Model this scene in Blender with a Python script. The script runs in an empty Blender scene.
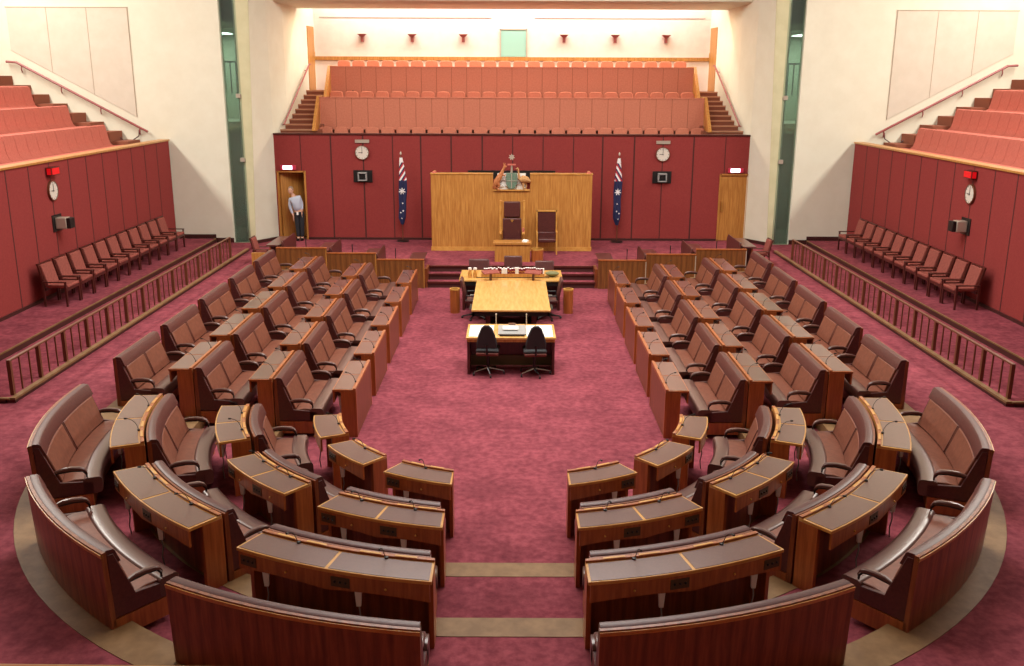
import bpy, bmesh, math, random
from mathutils import Vector, Matrix
random.seed(7)
S = bpy.context.scene
COL = S.collection
PI = math.pi
rad = math.radians

# ------------------------------------------------------------------ materials
def srgb(r, g, b):
    f = lambda c: (c/255/12.92) if c/255 <= .04045 else ((c/255+.055)/1.055)**2.4
    return (f(r), f(g), f(b), 1)

def mat(name, c, rough=.6, c2=None, kind=None, scale=8., metal=0., emit=None, estr=1., bump=0., coat=0., stretch=(1, 1, 1), spec=.5, alpha=None, trans=0.):
    m = bpy.data.materials.new(name); m.use_nodes = True
    nt = m.node_tree; N = nt.nodes; L = nt.links
    b = N['Principled BSDF']
    b.inputs['Base Color'].default_value = srgb(*c)
    b.inputs['Roughness'].default_value = rough
    b.inputs['Metallic'].default_value = metal
    b.inputs['Coat Weight'].default_value = coat
    b.inputs['Coat Roughness'].default_value = .25
    b.inputs['Specular IOR Level'].default_value = spec
    b.inputs['Transmission Weight'].default_value = trans
    if emit:
        b.inputs['Emission Color'].default_value = srgb(*emit)
        b.inputs['Emission Strength'].default_value = estr
    if c2:
        tc = N.new('ShaderNodeTexCoord'); mp = N.new('ShaderNodeMapping')
        mp.inputs['Scale'].default_value = stretch
        L.new(tc.outputs['Object'], mp.inputs['Vector'])
        no = N.new('ShaderNodeTexNoise'); no.inputs['Scale'].default_value = scale
        no.inputs['Detail'].default_value = 6; no.inputs['Roughness'].default_value = .6
        L.new(mp.outputs[0], no.inputs['Vector'])
        r = N.new('ShaderNodeValToRGB')
        r.color_ramp.elements[0].position = .36; r.color_ramp.elements[1].position = .66
        r.color_ramp.elements[0].color = srgb(*c2); r.color_ramp.elements[1].color = srgb(*c)
        L.new(no.outputs['Fac'], r.inputs['Fac'])
        out = r.outputs[0]
        if kind == 'carpet':      # large soft wear patches over the fine pile
            n2 = N.new('ShaderNodeTexNoise'); n2.inputs['Scale'].default_value = 1.6; n2.inputs['Detail'].default_value = 5
            L.new(tc.outputs['Object'], n2.inputs['Vector'])
            r2 = N.new('ShaderNodeValToRGB')
            r2.color_ramp.elements[0].position = .35; r2.color_ramp.elements[1].position = .7
            r2.color_ramp.elements[0].color = (.78, .76, .78, 1); r2.color_ramp.elements[1].color = (1.12, 1.12, 1.12, 1)
            L.new(n2.outputs['Fac'], r2.inputs['Fac'])
            mx = N.new('ShaderNodeMix'); mx.data_type = 'RGBA'; mx.blend_type = 'MULTIPLY'; mx.inputs[0].default_value = 1
            L.new(out, mx.inputs[6]); L.new(r2.outputs[0], mx.inputs[7]); out = mx.outputs[2]
        if kind == 'slats':       # fine vertical veneer strips
            w = N.new('ShaderNodeTexWave'); w.inputs['Scale'].default_value = 2.2; w.bands_direction = 'X'
            w.inputs['Distortion'].default_value = .6
            L.new(tc.outputs['Object'], w.inputs['Vector'])
            r2 = N.new('ShaderNodeValToRGB')
            r2.color_ramp.elements[0].position = .0; r2.color_ramp.elements[1].position = .5
            r2.color_ramp.elements[0].color = (.72, .70, .68, 1); r2.color_ramp.elements[1].color = (1, 1, 1, 1)
            L.new(w.outputs['Fac'], r2.inputs['Fac'])
            mx = N.new('ShaderNodeMix'); mx.data_type = 'RGBA'; mx.blend_type = 'MULTIPLY'; mx.inputs[0].default_value = 1
            L.new(out, mx.inputs[6]); L.new(r2.outputs[0], mx.inputs[7]); out = mx.outputs[2]
        L.new(out, b.inputs['Base Color'])
        if bump:
            bp = N.new('ShaderNodeBump'); bp.inputs['Strength'].default_value = bump; bp.inputs['Distance'].default_value = .02
            L.new(no.outputs['Fac'], bp.inputs['Height']); L.new(bp.outputs[0], b.inputs['Normal'])
    return m

V = (6, 6, .5)
M = dict(
    carpet=mat('carpet', (154, 77, 87), .95, (122, 55, 66), 'carpet', 9, bump=.3, spec=.15),
    jarrah=mat('jarrah_wood', (138, 72, 34), .38, (104, 48, 22), None, 5, stretch=V, coat=.2),
    jarrah_slat=mat('jarrah_strip_wood', (150, 84, 48), .4, (120, 62, 34), 'slats', 5, stretch=V, coat=.15),
    brown_slat=mat('brushbox_strip_wood', (134, 84, 40), .42, (108, 62, 28), 'slats', 5, stretch=V, coat=.15),
    honey=mat('honey_timber', (196, 140, 70), .4, (168, 110, 48), None, 4, stretch=V, coat=.15),
    deskwood=mat('desk_front_timber', (176, 100, 48), .35, (142, 74, 32), None, 4, stretch=V, coat=.3),
    goldwood=mat('gold_timber_edge', (212, 160, 84), .3, (190, 132, 60), None, 6, coat=.3),
    pale=mat('pale_table_timber', (226, 178, 104), .22, (206, 154, 80), None, 3, stretch=(6, .6, 6), coat=.4),
    maroon=mat('maroon_leather', (88, 42, 38), .42, (74, 33, 31), None, 30, bump=.04, coat=.05),
    glossy=mat('polished_dark_leather', (94, 62, 56), .34, coat=.35),
    brown=mat('brown_leather', (127, 73, 53), .5, (112, 61, 43), None, 14, bump=.08),
    inlay=mat('leather_desk_inlay', (96, 58, 52), .3, (86, 50, 46), None, 40, coat=.75),
    redwall=mat('red_wall_fabric', (144, 60, 57), .9, (136, 54, 52), None, 30, spec=.2),
    groove=mat('dark_groove', (70, 26, 22), .8),
    apricot=mat('apricot_gallery_fabric', (206, 131, 106), .9, (196, 122, 98), None, 20, spec=.2),
    finshade=mat('olive_fin_shading', (206, 203, 166), .6, (198, 195, 156), None, 3),  # cream wall's shading and glass tint put into the colour
    nosing=mat('stair_nosing', (190, 136, 104), .6),
    salmon=mat('salmon_upholstery', (202, 117, 102), .9, (190, 107, 93), None, 20, spec=.2),
    chairred=mat('rose_chair_fabric', (150, 84, 74), .85, (134, 72, 64), None, 20, spec=.2),
    redframe=mat('dark_red_timber', (84, 34, 26), .35, (64, 24, 20), None, 6, stretch=V, coat=.2),
    cream=mat('cream_plaster', (226, 225, 206), .85, (221, 219, 199), None, 2, spec=.2),
    creampanel=mat('cream_fabric_panel', (214, 206, 190), .9, (208, 200, 183), None, 3, spec=.2),
    rearwall=mat('rear_wall_fabric', (232, 218, 206), .9, (226, 210, 198), None, 3, spec=.2),
    stone=mat('parquet_nosing', (140, 109, 74), .55, (120, 91, 59), None, 5, spec=.25),
    dark=mat('black_metal', (22, 20, 20), .45),
    skirting=mat('dark_skirting', (62, 26, 22), .5),
    bronze=mat('bronze_rail', (110, 66, 44), .4, metal=.2),
    redrail=mat('dark_red_handrail', (150, 78, 76), .4),
    gold=mat('brass', (214, 170, 90), .3, metal=.7),
    chrome=mat('chrome', (190, 190, 190), .2, metal=1),
    white=mat('white_card', (235, 232, 226), .6),
    grey=mat('grey_plastic', (150, 150, 148), .5),
    silver=mat('silver_case', (186, 176, 160), .35, metal=.3),
    face=mat('clock_face', (214, 208, 196), .5),
    glass=mat('green_glass', (188, 206, 196), .05, trans=.92, spec=.5),
    glassfin=mat('green_glass_edge', (160, 170, 140), .3),
    gloom=mat('corridor_wall', (150, 158, 136), .8),
    clear=mat('clear_glass', (225, 232, 228), .05, trans=.9),
    exitlit=mat('lit_exit_sign', (255, 225, 235), .5, emit=(255, 205, 240), estr=3.0),
    exitred=mat('exit_sign_red_end', (170, 40, 60), .5, emit=(200, 50, 80), estr=.25),
    ledred=mat('lit_red_sign', (190, 8, 16), .5, emit=(215, 10, 22), estr=.5),
    window=mat('pale_green_window', (150, 196, 180), .3, emit=(205, 240, 225), estr=.0),
    lamp=mat('lamp_glow', (255, 240, 215), .5, emit=(255, 236, 205), estr=6),
    flagblue=mat('flag_blue', (22, 30, 72), .7),
    flagwhite=mat('flag_white', (232, 230, 230), .7),
    flagred=mat('flag_red', (180, 30, 44), .7),
    bookred=mat('maroon_book_cloth', (120, 24, 44), .6),
    greenobj=mat('dull_green_glaze', (104, 108, 70), .4),
    tan=mat('kangaroo_tan', (196, 126, 76), .6, (170, 100, 56), None, 20),
    sand=mat('emu_feathers', (206, 160, 104), .7, (176, 126, 76), None, 30),
    verdigris=mat('green_shield_enamel', (124, 150, 128), .4, (84, 112, 96), None, 40),
    skin=mat('skin', (206, 160, 136), .6), hair=mat('grey_brown_hair', (150, 126, 104), .8),
    shirt=mat('pale_blue_shirt', (176, 184, 200), .8), trousers=mat('dark_trousers', (32, 34, 40), .8),
    shoe=mat('black_shoe_leather', (20, 18, 18), .4),
    officegrey=mat('charcoal_chair_fabric', (50, 52, 54), .8), seatbrown=mat('brown_seat_underside', (110, 54, 44), .7),
    stair=mat('brown_stair_carpet', (138, 80, 58), .9),
)

# ------------------------------------------------------------------ mesh helpers
class MB:
    def __init__(s): s.v = []; s.f = []; s.m = []
    def add(s, vs, fs, m=0):
        o = len(s.v); s.v += [tuple(v) for v in vs]
        for f in fs: s.f.append(tuple(i+o for i in f)); s.m.append(m)
    def box(s, x0, x1, y0, y1, z0, z1, m=0):
        vs = [(x, y, z) for z in (z0, z1) for x, y in ((x0, y0), (x1, y0), (x1, y1), (x0, y1))]
        s.add(vs, [(3, 2, 1, 0), (4, 5, 6, 7), (0, 1, 5, 4), (1, 2, 6, 5), (2, 3, 7, 6), (3, 0, 4, 7)], m)
        return s
    def hull(s, bot, top, m=0):          # two rings with the same count
        n = len(bot); fs = [tuple(range(n))[::-1], tuple(range(n, 2*n))]
        fs += [(i, (i+1) % n, (i+1) % n+n, i+n) for i in range(n)]
        s.add(list(bot)+list(top), fs, m); return s
    def rings(s, rings, m=0, cap=True, closed=True):
        k = len(rings[0]); vs = [p for r in rings for p in r]; fs = []
        for i in range(len(rings)-1):
            for j in range(k if closed else k-1):
                a = i*k+j; b = i*k+(j+1) % k
                fs.append((a, b, b+k, a+k))
        if cap and closed: fs += [tuple(range(k))[::-1], tuple(range((len(rings)-1)*k, len(rings)*k))]
        s.add(vs, fs, m); return s
    def sweep(s, F, prof, s0, s1, n=1, m=0):
        R = []
        for i in range(n+1):
            t = i/n; q = s0+(s1-s0)*t
            pr = prof(t) if callable(prof) else prof
            R.append([(*F(u, q), z) for u, z in pr])
        return s.rings(R, m)
    def lathe(s, prof, c=(0, 0, 0), k=16, m=0, ax='Z'):
        R = []
        for r, z in prof:
            ring = []
            for j in range(k):
                a = 2*PI*j/k; p = (r*math.cos(a), r*math.sin(a), z)
                if ax == 'Y': p = (p[0], p[2], p[1])
                if ax == 'X': p = (p[2], p[0], p[1])
                ring.append((p[0]+c[0], p[1]+c[1], p[2]+c[2]))
            R.append(ring)
        return s.rings(R, m)
    def tube(s, pts, r, k=8, m=0):
        P = [Vector(p) for p in pts]; R = []; rr = r if isinstance(r, (list, tuple)) else [r]*len(P)
        up = Vector((0, 0, 1))
        d0 = (P[1]-P[0]).normalized()
        x = d0.cross(up) if abs(d0.z) < .95 else d0.cross(Vector((0, 1, 0)))
        x.normalize()
        for i, p in enumerate(P):
            d = (P[min(i+1, len(P)-1)]-P[max(i-1, 0)]).normalized()
            x = (x-d*x.dot(d)); x = x.normalized() if x.length > 1e-6 else d.orthogonal().normalized()
            y = d.cross(x)
            R.append([tuple(p+x*rr[i]*math.cos(2*PI*j/k)+y*rr[i]*math.sin(2*PI*j/k)) for j in range(k)])
        return s.rings(R, m)
    def ball(s, c, r, k=12, m=0):
        rx, ry, rz = r if isinstance(r, (list, tuple)) else (r, r, r)
        R = []
        for i in range(1, 9):
            a = -PI/2+PI*i/9
            R.append([(c[0]+rx*math.cos(a)*math.cos(2*PI*j/k), c[1]+ry*math.cos(a)*math.sin(2*PI*j/k), c[2]+rz*math.sin(a)) for j in range(k)])
        return s.rings(R, m)
    def build(s, name, mats, parent=None, loc=None, rotz=0, bevel=0, origin=(0, 0, 0), sub=0):
        me = bpy.data.meshes.new(name)
        vs = [(x-origin[0], y-origin[1], z-origin[2]) for x, y, z in s.v]
        me.from_pydata(vs, [], s.f)
        ml = mats if isinstance(mats, (list, tuple)) else [mats]
        for q in ml: me.materials.append(q if not isinstance(q, str) else M[q])
        for p, i in zip(me.polygons, s.m): p.material_index = i; p.use_smooth = True
        bm = bmesh.new(); bm.from_mesh(me)
        bmesh.ops.recalc_face_normals(bm, faces=bm.faces); bm.to_mesh(me); bm.free()
        me.set_sharp_from_angle(angle=.7)
        o = bpy.data.objects.new(name, me); COL.objects.link(o)
        if parent: o.parent = parent
        if loc is None: loc = origin
        o.location = loc; o.rotation_euler.z = rotz
        if bevel:
            b = o.modifiers.new('b', 'BEVEL'); b.width = bevel; b.segments = 2; b.limit_method = 'ANGLE'; b.angle_limit = .9
        if sub:
            b = o.modifiers.new('s', 'SUBSURF'); b.levels = sub; b.render_levels = sub
        return o

def rr(u0, u1, z0, z1, r, n=3):
    """rounded rectangle profile"""
    P = []
    for cx, cz, a0 in ((u1-r, z0+r, -90), (u1-r, z1-r, 0), (u0+r, z1-r, 90), (u0+r, z0+r, 180)):
        for i in range(n+1):
            a = rad(a0+90*i/n); P.append((cx+r*math.cos(a), cz+r*math.sin(a)))
    return P

def tag(o, label, cat, group=None, kind=None):
    o['label'] = label; o['category'] = cat
    if group: o['group'] = group
    if kind: o['kind'] = kind
    return o
def thing(name, label, cat, loc=(0, 0, 0), rotz=0, group=None):
    o = bpy.data.objects.new(name, None); COL.objects.link(o); o.location = loc; o.rotation_euler = (0, 0, rotz)
    o.empty_display_size = .1
    return tag(o, label, cat, group)
def struct(name, mb, m, bevel=0):
    o = mb.build(name, m, bevel=bevel); o['kind'] = 'structure'; return o
def dup(root, loc, rotz=0, label=None, group=None):
    def cp(o, par):
        c = o.copy(); COL.objects.link(c)
        if par: c.parent = par
        for ch in kids.get(o.name, []): cp(ch, c)
        return c
    kids = {}
    for o in COL.objects:
        if o.parent: kids.setdefault(o.parent.name, []).append(o)
    r = cp(root, None); r.location = loc; r.rotation_euler = (0, 0, rotz)
    if label: r['label'] = label
    if group: r['group'] = group
    return r

# ------------------------------------------------------------------ levels and the horseshoe
L1, L2, L3, LA, LB = .165, .33, .50, .58, .70
YB = 30.45                         # red back wall
YPL = 25.45                        # foot of the platform steps
def interp(u):
    P = ((2.4, 13.4), (3.0, 13.4), (4.2, 13.3), (5.43, 13.1), (5.93, 12.75), (9, 12.75))
    for (a, b), (c, d) in zip(P, P[1:]):
        if u <= c: return b+(d-b)*max(0, (u-a))/(c-a)
    return 12.75
def upath(u, yend):
    yc = interp(u); P = [(u, yend), (u, (yend+yc)/2)]
    for i in range(61):
        a = rad(90-3*i); x = u*math.sin(a); y = yc-u*math.cos(a)
        if abs(x) < .76: y = yc-math.sqrt(u*u-.76**2)
        P.append((x, y))
    P += [(-u, (yend+yc)/2), (-u, yend)]
    return P
def uband(u0, u1, z0, z1, yend):
    a, b = upath(u0, yend), upath(u1, yend); mb = MB(); R = []
    for p, q in zip(a, b): R.append([(p[0], p[1], z0), (q[0], q[1], z0), (q[0], q[1], z1), (p[0], p[1], z1)])
    return mb.rings(R)
struct('floor', MB().box(-11, 11, 2.5, YPL+.02, -.3, 0), 'carpet')
struct('floor', uband(3.90, 5.14, -.2, L1, YPL), 'carpet')
struct('floor', uband(5.14, 5.93, -.2, L2, YPL), 'carpet')
def ring_fill(u, z0, z1):           # outer level: from the ring to the side curbs
    a = upath(u, YPL); mb = MB(); R = []
    for (x, y) in a:
        yc = interp(u)
        if y > yc-.01: q = (7.9*(1 if x > 0 else -1), y)
        else:
            d = max(abs(x)/7.9, abs(y-yc)/(yc-2.5)); q = (x/d, yc+(y-yc)/d)
        R.append([(x, y, z0), (q[0], q[1], z0), (q[0], q[1], z1), (x, y, z1)])
    return mb.rings(R)
struct('floor', ring_fill(6.35, -.2, L3), 'carpet')
mb = MB()
for sx in (-1, 1): mb.box(min(sx*7.9, sx*12), max(sx*7.9, sx*12), 2.5, 14.35, -.2, L3)
struct('floor', mb, 'carpet')
struct('trim_1', uband(3.62, 3.90, -.2, L1+.006, YPL), 'stone')
struct('trim_2', uband(4.86, 5.14, -.2, L2+.006, YPL), 'stone')
struct('trim_3', uband(5.93, 6.35, -.2, L3+.006, YPL), 'stone')
# platform and its steps
struct('floor', MB().box(-8.0, 8.0, 26.05, YB+.1, -.2, L3).box(-8.0, -2.3, YPL, 26.05, -.2, L3-.002).box(2.3, 8.0, YPL, 26.05, -.2, L3-.002), 'carpet')
mb = MB().box(-2.3, 2.3, YPL, 25.75, 0, L1).box(-2.3, 2.3, 25.75, 26.05, 0, L2)
struct('trim_4', mb, 'carpet')
mb = MB()
for y, z in ((YPL, L1), (25.75, L2), (26.05, L3)):
    mb.box(-2.3, 2.3, y-.03, y+.012, z-.045, z+.004); mb.box(-2.3, 2.3, y-.004, y, z-.165, z-.045, 1)
struct('trim_5', mb, ['redframe', 'groove'])
struct('trim_6', MB().box(-2.36, -2.28, YPL-.01, 26.1, -.1, L3+.02).box(2.28, 2.36, YPL-.01, 26.1, -.1, L3+.02), 'jarrah')
# side levels
for i, sx in enumerate((-1, 1)):
    def bx(a, b, y0, y1, z0, z1, m=0, q=None):
        (q or MB()).box(min(sx*a, sx*b), max(sx*a, sx*b), y0, y1, z0, z1, m); return q
    q = MB(); bx(7.9, 9.2, 14.35, 29.3, -.2, LA, 0, q); bx(9.2, 12, 8, 29.3, -.2, LB, 0, q)
    struct('floor', q, 'carpet')
    q = MB(); bx(7.885, 7.9, 14.33, 28.2, L3, LA-.03, 1, q); bx(7.88, 7.97, 14.32, 28.2, LA-.03, LA+.006, 0, q)
    bx(8.03, 9.2, 14.31, 14.35, L3-.05, LA-.025, 1, q); bx(7.97, 9.2, 14.30, 14.36, LA-.025, LA+.006, 0, q)
    struct('trim_%d' % (7+i), q, ['stone', 'skirting'])
    q = MB(); bx(9.185, 9.2, 8, 29.3, LA, LB-.02, 1, q); bx(9.18, 9.21, 8, 29.3, LB-.02, LB+.006, 0, q)
    struct('trim_%d' % (9+i), q, ['stone', 'skirting'])

# ------------------------------------------------------------------ walls
# red back wall built from panels, with two door openings
LD, RD = (-7.43, -6.57), (6.64, 7.53)
mb = MB()
zt = 3.81
mb.box(-7.6, LD[0], YB, YB+.25, L3, zt); mb.box(LD[1], RD[0], YB, YB+.25, L3, zt); mb.box(RD[1], 7.6, YB, YB+.25, L3, zt)
mb.box(LD[0], LD[1], YB, YB+.25, 2.66, zt); mb.box(RD[0], RD[1], YB, YB+.25, 2.62, zt)
for x in (-5.71, -4.69, -3.76, -2.87, -1.91, -.93, .03, .99, 1.95, 2.87, 3.87, 4.77, 5.74):
    w = .022 if round(x*10) % 2 else .014
    mb.box(x-w, x+w, YB-.004, YB+.01, L3, zt-.02, 1)
mb.box(-6.68, -6.655, YB-.004, YB+.01, 2.66, zt-.02, 1); mb.box(6.73, 6.755, YB-.004, YB+.01, 2.62, zt-.02, 1)
struct('wall_back', mb, ['redwall', 'groove'])
struct('baseboard_back', MB().box(LD[1]+.04, RD[0]-.04, YB-.03, YB, L3, L3+.07), 'skirting')
struct('trim_11', MB().box(-7.5, 7.5, YB-.03, YB+.33, zt, zt+.05), 'redframe')
for sx, nm in ((-1, 'left'), (1, 'right')):
    q = MB(); X = 10.42*sx; zt2 = 3.68
    q.box(min(X, X+.2*sx), max(X, X+.2*sx), 4, 29.35, LB, zt2)
    y = 28.3
    while y > 5:
        w = .016
        q.box(min(X-.004*sx, X+.01*sx), max(X-.004*sx, X+.01*sx), y-w, y+w, LB, zt2-.02, 1); y -= .955
    struct('wall_'+nm, q, ['redwall', 'groove'])
    struct('baseboard_'+nm, MB().box(min(X, X-.03*sx), max(X, X-.03*sx), 4, 29.3, LB, LB+.07), 'skirting')
    struct('trim_%d' % (13 if sx > 0 else 12), MB().box(min(X-.04*sx, X+.28*sx), max(X-.04*sx, X+.28*sx), 4, 29.35, zt2, zt2+.045), 'honey')
    # big cream cross wall, seen square on
    q = MB(); q.box(min(8.65*sx, 19*sx), max(8.65*sx, 19*sx), 29.4, 29.7, LA-.1, 12)
    struct('wall_cross_'+nm, q, 'cream')
    q = MB(); q.box(min(8.65*sx, 9.2*sx), max(8.65*sx, 9.2*sx), 29.37, 29.4, L3, LA+.13).box(min(9.2*sx, 10.42*sx), max(9.2*sx, 10.42*sx), 29.37, 29.4, LB, LB+.12)
    struct('baseboard_cross_'+nm, q, 'skirting')
    # fin and gallery flank wall
    P = [(8.12, 29.5), (8.04, 29.62), (7.5, 30.45), (7.28, 31.6), (7.1, 36.0)]
    q = MB(); n = len(P)
    for (a, b), (c, d) in zip(P, P[1:]):
        ta = .36 if a > 8.1 else (.38 if a > 8 else 0); tc_ = .38 if c > 8 else 0
        q.hull([(a*sx, b, .3), (c*sx, d, .3), ((c+.25)*sx, d+.05, .3), ((a+.02 if b < 29.6 else a+.25)*sx, b+.02, .3)],
               [((a-ta)*sx, b, 12), ((c-tc_)*sx, d, 12), ((c+.25)*sx, d+.05, 12), ((a+.02 if b < 29.6 else a+.25)*sx, b+.02, 12)])
    struct('wall_flank_'+nm, q, 'cream')
    struct('trim_%d' % (28 if sx > 0 else 27), MB().hull([(8.14*sx, 29.44, L3), (8.0*sx, 29.46, L3), (8.0*sx, 29.49, L3), (8.14*sx, 29.49, L3)], [(8.14*sx, 29.44, 12), (7.62*sx, 29.46, 12), (7.62*sx, 29.49, 12), (8.14*sx, 29.49, 12)]), 'finshade')  # tapered strip carrying the painted shading of the fin face
    struct('baseboard_flank_'+nm, MB().hull([(8.05*sx, 29.56, L3), (7.5*sx, 30.4, L3), (7.47*sx, 30.4, L3), (8.02*sx, 29.54, L3)],
                                          [(8.05*sx, 29.56, L3+.1), (7.5*sx, 30.4, L3+.1), (7.47*sx, 30.4, L3+.1), (8.02*sx, 29.54, L3+.1)]), 'skirting')
    # corridor behind the glass slot
    q = MB(); q.box(min(8.1*sx, 12*sx), max(8.1*sx, 12*sx), 33, 33.2, L3, 12).box(min(12*sx, 12.2*sx), max(12*sx, 12.2*sx), 29.7, 33.2, L3, 12)
    q.box(min(8.1*sx, 12*sx), max(8.1*sx, 12*sx), 29.7, 33.0, L3-.2, L3)
    q.box(min(8.25*sx, 12*sx), max(8.25*sx, 12*sx), 30.6, 33.0, 3.9, 4.2).box(min(8.25*sx, 12*sx), max(8.25*sx, 12*sx), 30.6, 33.0, 7.0, 7.2)
    struct('wall_corridor_'+nm, q, 'gloom')
    w = struct('window_%d' % (2 if sx > 0 else 1), MB().box(min(8.64*sx, 8.17*sx), max(8.64*sx, 8.17*sx), 29.52, 29.54, L3, 12), 'glass')
    q = MB()
    q.box(min(8.14*sx, 8.2*sx), max(8.14*sx, 8.2*sx), 29.48, 29.58, L3, 12).box(min(8.14*sx, 8.65*sx), max(8.14*sx, 8.65*sx), 29.46, 29.58, L3, L3+.06)
    o = q.build('window_frame', 'glassfin', w)
    q = MB()
    for z in (3.05, 4.95): q.box(min(8.16*sx, 8.3*sx), max(8.16*sx, 8.3*sx), 29.42, 29.5, z, z+.12)
    q.build('glass_clamp', 'silver', w)
    q = MB()
    for k in range(7): q.box(min((8.6+.18*k)*sx, (8.63+.18*k)*sx), max((8.6+.18*k)*sx, (8.63+.18*k)*sx), 31.4, 31.43, 5.05, 6.0)
    q.box(min(8.5*sx, 10*sx), max(8.5*sx, 10*sx), 31.38, 31.45, 6.0, 6.05)
    tag(q.build('balustrade', 'dark'), 'dark balustrade behind the glass slot in the %s cream wall' % nm, 'balustrade')
    # recessed acoustic panels high on the cross wall
    q = MB()
    xs = [(11.33, 12.52), (12.53, 13.7), (13.71, 14.87)]
    for a, b in xs:
        zb = lambda x: 4.39+(x-11.33)*.54
        q.hull([(a*sx, 29.385, zb(a)), (b*sx, 29.385, zb(b)), (b*sx, 29.41, zb(b)), (a*sx, 29.41, zb(a))],
               [(a*sx, 29.385, 7.5), (b*sx, 29.385, 7.5), (b*sx, 29.41, 7.5), (a*sx, 29.41, 7.5)])
    q.box(min(11.3*sx, 14.9*sx), max(11.3*sx, 14.9*sx), 29.38, 29.4, 7.5, 7.53, 1)
    for x in (11.32, 12.525, 13.705): q.box(min((x-.008)*sx, (x+.008)*sx), max((x-.008)*sx, (x+.008)*sx), 29.38, 29.4, 4.39+(x-11.33)*.54, 7.5, 1)
    struct('trim_%d' % (15 if sx > 0 else 14), q, ['creampanel', mat('panel_joint_'+nm, (176, 160, 140), .9)])

# doors in the back wall
def door_frame(n, x0, x1, zt):
    q = MB().box(x0-.03, x0+.03, YB-.02, YB+.25, L3, zt+.03).box(x1-.03, x1+.03, YB-.02, YB+.25, L3, zt+.03).box(x0, x1, YB-.02, YB+.25, zt-.02, zt+.03)
    return struct('trim_%d' % n, q, 'honey')
door_frame(16, *LD, 2.66); door_frame(17, *RD, 2.62)
d2 = struct('door_2', MB().box(RD[0]+.03, RD[1]-.03, YB+.04, YB+.09, L3+.01, 2.6), 'honey')
MB().box(RD[0]+.08, RD[0]+.12, YB-.02, YB+.05, 1.45, 1.75).build('door_handle', 'gold', d2)
d1 = MB().box(0, .84, -.025, .025, 0, 2.12).build('door_1', 'honey', loc=(LD[0]+.04, YB+.12, L3+.01), rotz=rad(38)); d1['kind'] = 'structure'
MB().box(.74, .78, -.07, -.02, .95, 1.2).build('door_handle', 'gold', d1)
q = MB().box(-7.9, -6.3, YB+1.6, YB+1.7, L3, 2.9).box(-6.45, -6.35, YB+.25, YB+1.6, L3, 2.9).box(-7.8, -7.7, YB+.25, YB+1.6, L3, 2.9).box(-7.9, -6.3, YB+.25, YB+1.7, 2.9, 3.0).box(-7.9, -6.3, YB+.2, YB+1.7, L3-.1, L3)
struct('wall_lobby', q, mat('lobby_timber', (112, 66, 34), .6, (92, 52, 26), None, 4, stretch=V))

# rear public gallery
def step_side(x0, x1): pass
GZ = (2.9, 3.92, 4.95)
q = MB()
q.box(-7.6, 7.6, YB+.2, 31.6, 2.7, 2.95)
q.box(-6.22, 6.22, 31.6, 33.0, 2.7, 3.92).box(-6.1, 6.1, 33.0, 36.2, 2.7, 4.92)
struct('floor', q, 'stair')
for i, (y, hw, z0, z1) in enumerate(((31.6, 6.22, 3.0, 4.92), (33.0, 6.08, 3.92, 5.89))):
    q = MB().box(-hw, hw, y, y+.1, z0, z1)
    n = 25; q.box(-hw-.01, hw+.01, y-.02, y+.12, z1, z1+.035, 2)
    for k in range(1, n-1): x = -hw+2*hw*k/(n-1); q.box(x-.008, x+.008, y-.003, y+.01, z0, z1, 1)
    struct('wall_gallery_%s' % ('front' if i == 0 else 'upper'), q, ['apricot', mat('seam_%d' % i, (160, 94, 68), .9), 'apricot'])
    for sx in (-1, 1):     # raked timber end pieces beside the stairs
        a = hw*sx; b = (hw+.1)*sx
        pts = [(y+1.35, z1-.02), (y+1.35, z1+.1), (y-.05, z1+.1), (y-1.15, z1-1.0), (y-1.15, z1-1.15), (y-.0, z1-.1)]
        pts = [(y+1.3, z1-1.0), (y+1.3, z1+.06), (y+.05, z1+.06), (y-.95, z1-.97), (y-.95, z1-1.0)]
        q = MB().hull([(a, py, pz) for py, pz in pts], [(b, py, pz) for py, pz in pts])
        struct('trim_%d' % (18+2*i+(sx > 0)), q, 'honey')
# stairs on both flanks
for sx, nm in ((-1, 'left'), (1, 'right')):
    q = MB()
    for k in range(9):
        y = 31.0+.4*k; z = 3.95+.147*k
        q.box(min(6.1*sx, 7.6*sx), max(6.1*sx, 7.6*sx), y, y+.4 if k < 8 else 36, 2.7, z)
        q.box(min(6.2*sx, 7.6*sx), max(6.2*sx, 7.6*sx), y-.02, y+.03, z-.04, z+.004, 1)
    o = struct('trim_%d' % (23 if sx > 0 else 22), q, ['stair', 'nosing'])
    # flank door at the stair head
    q = MB().hull([(7.13*sx, 34.65, 5.13), (7.07*sx, 35.45, 5.13), (7.13*sx, 35.45, 5.13), (7.21*sx, 34.65, 5.13)], [(7.13*sx, 34.65, 7.3), (7.07*sx, 35.45, 7.3), (7.13*sx, 35.45, 7.3), (7.21*sx, 34.65, 7.3)])
    d = struct('door_%d' % (4 if sx > 0 else 3), q, 'honey')
    MB().tube([(7.04*sx, 35.3, 6.2), (7.04*sx, 35.3, 6.45)], .015).build('door_handle', 'gold', d)
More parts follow.
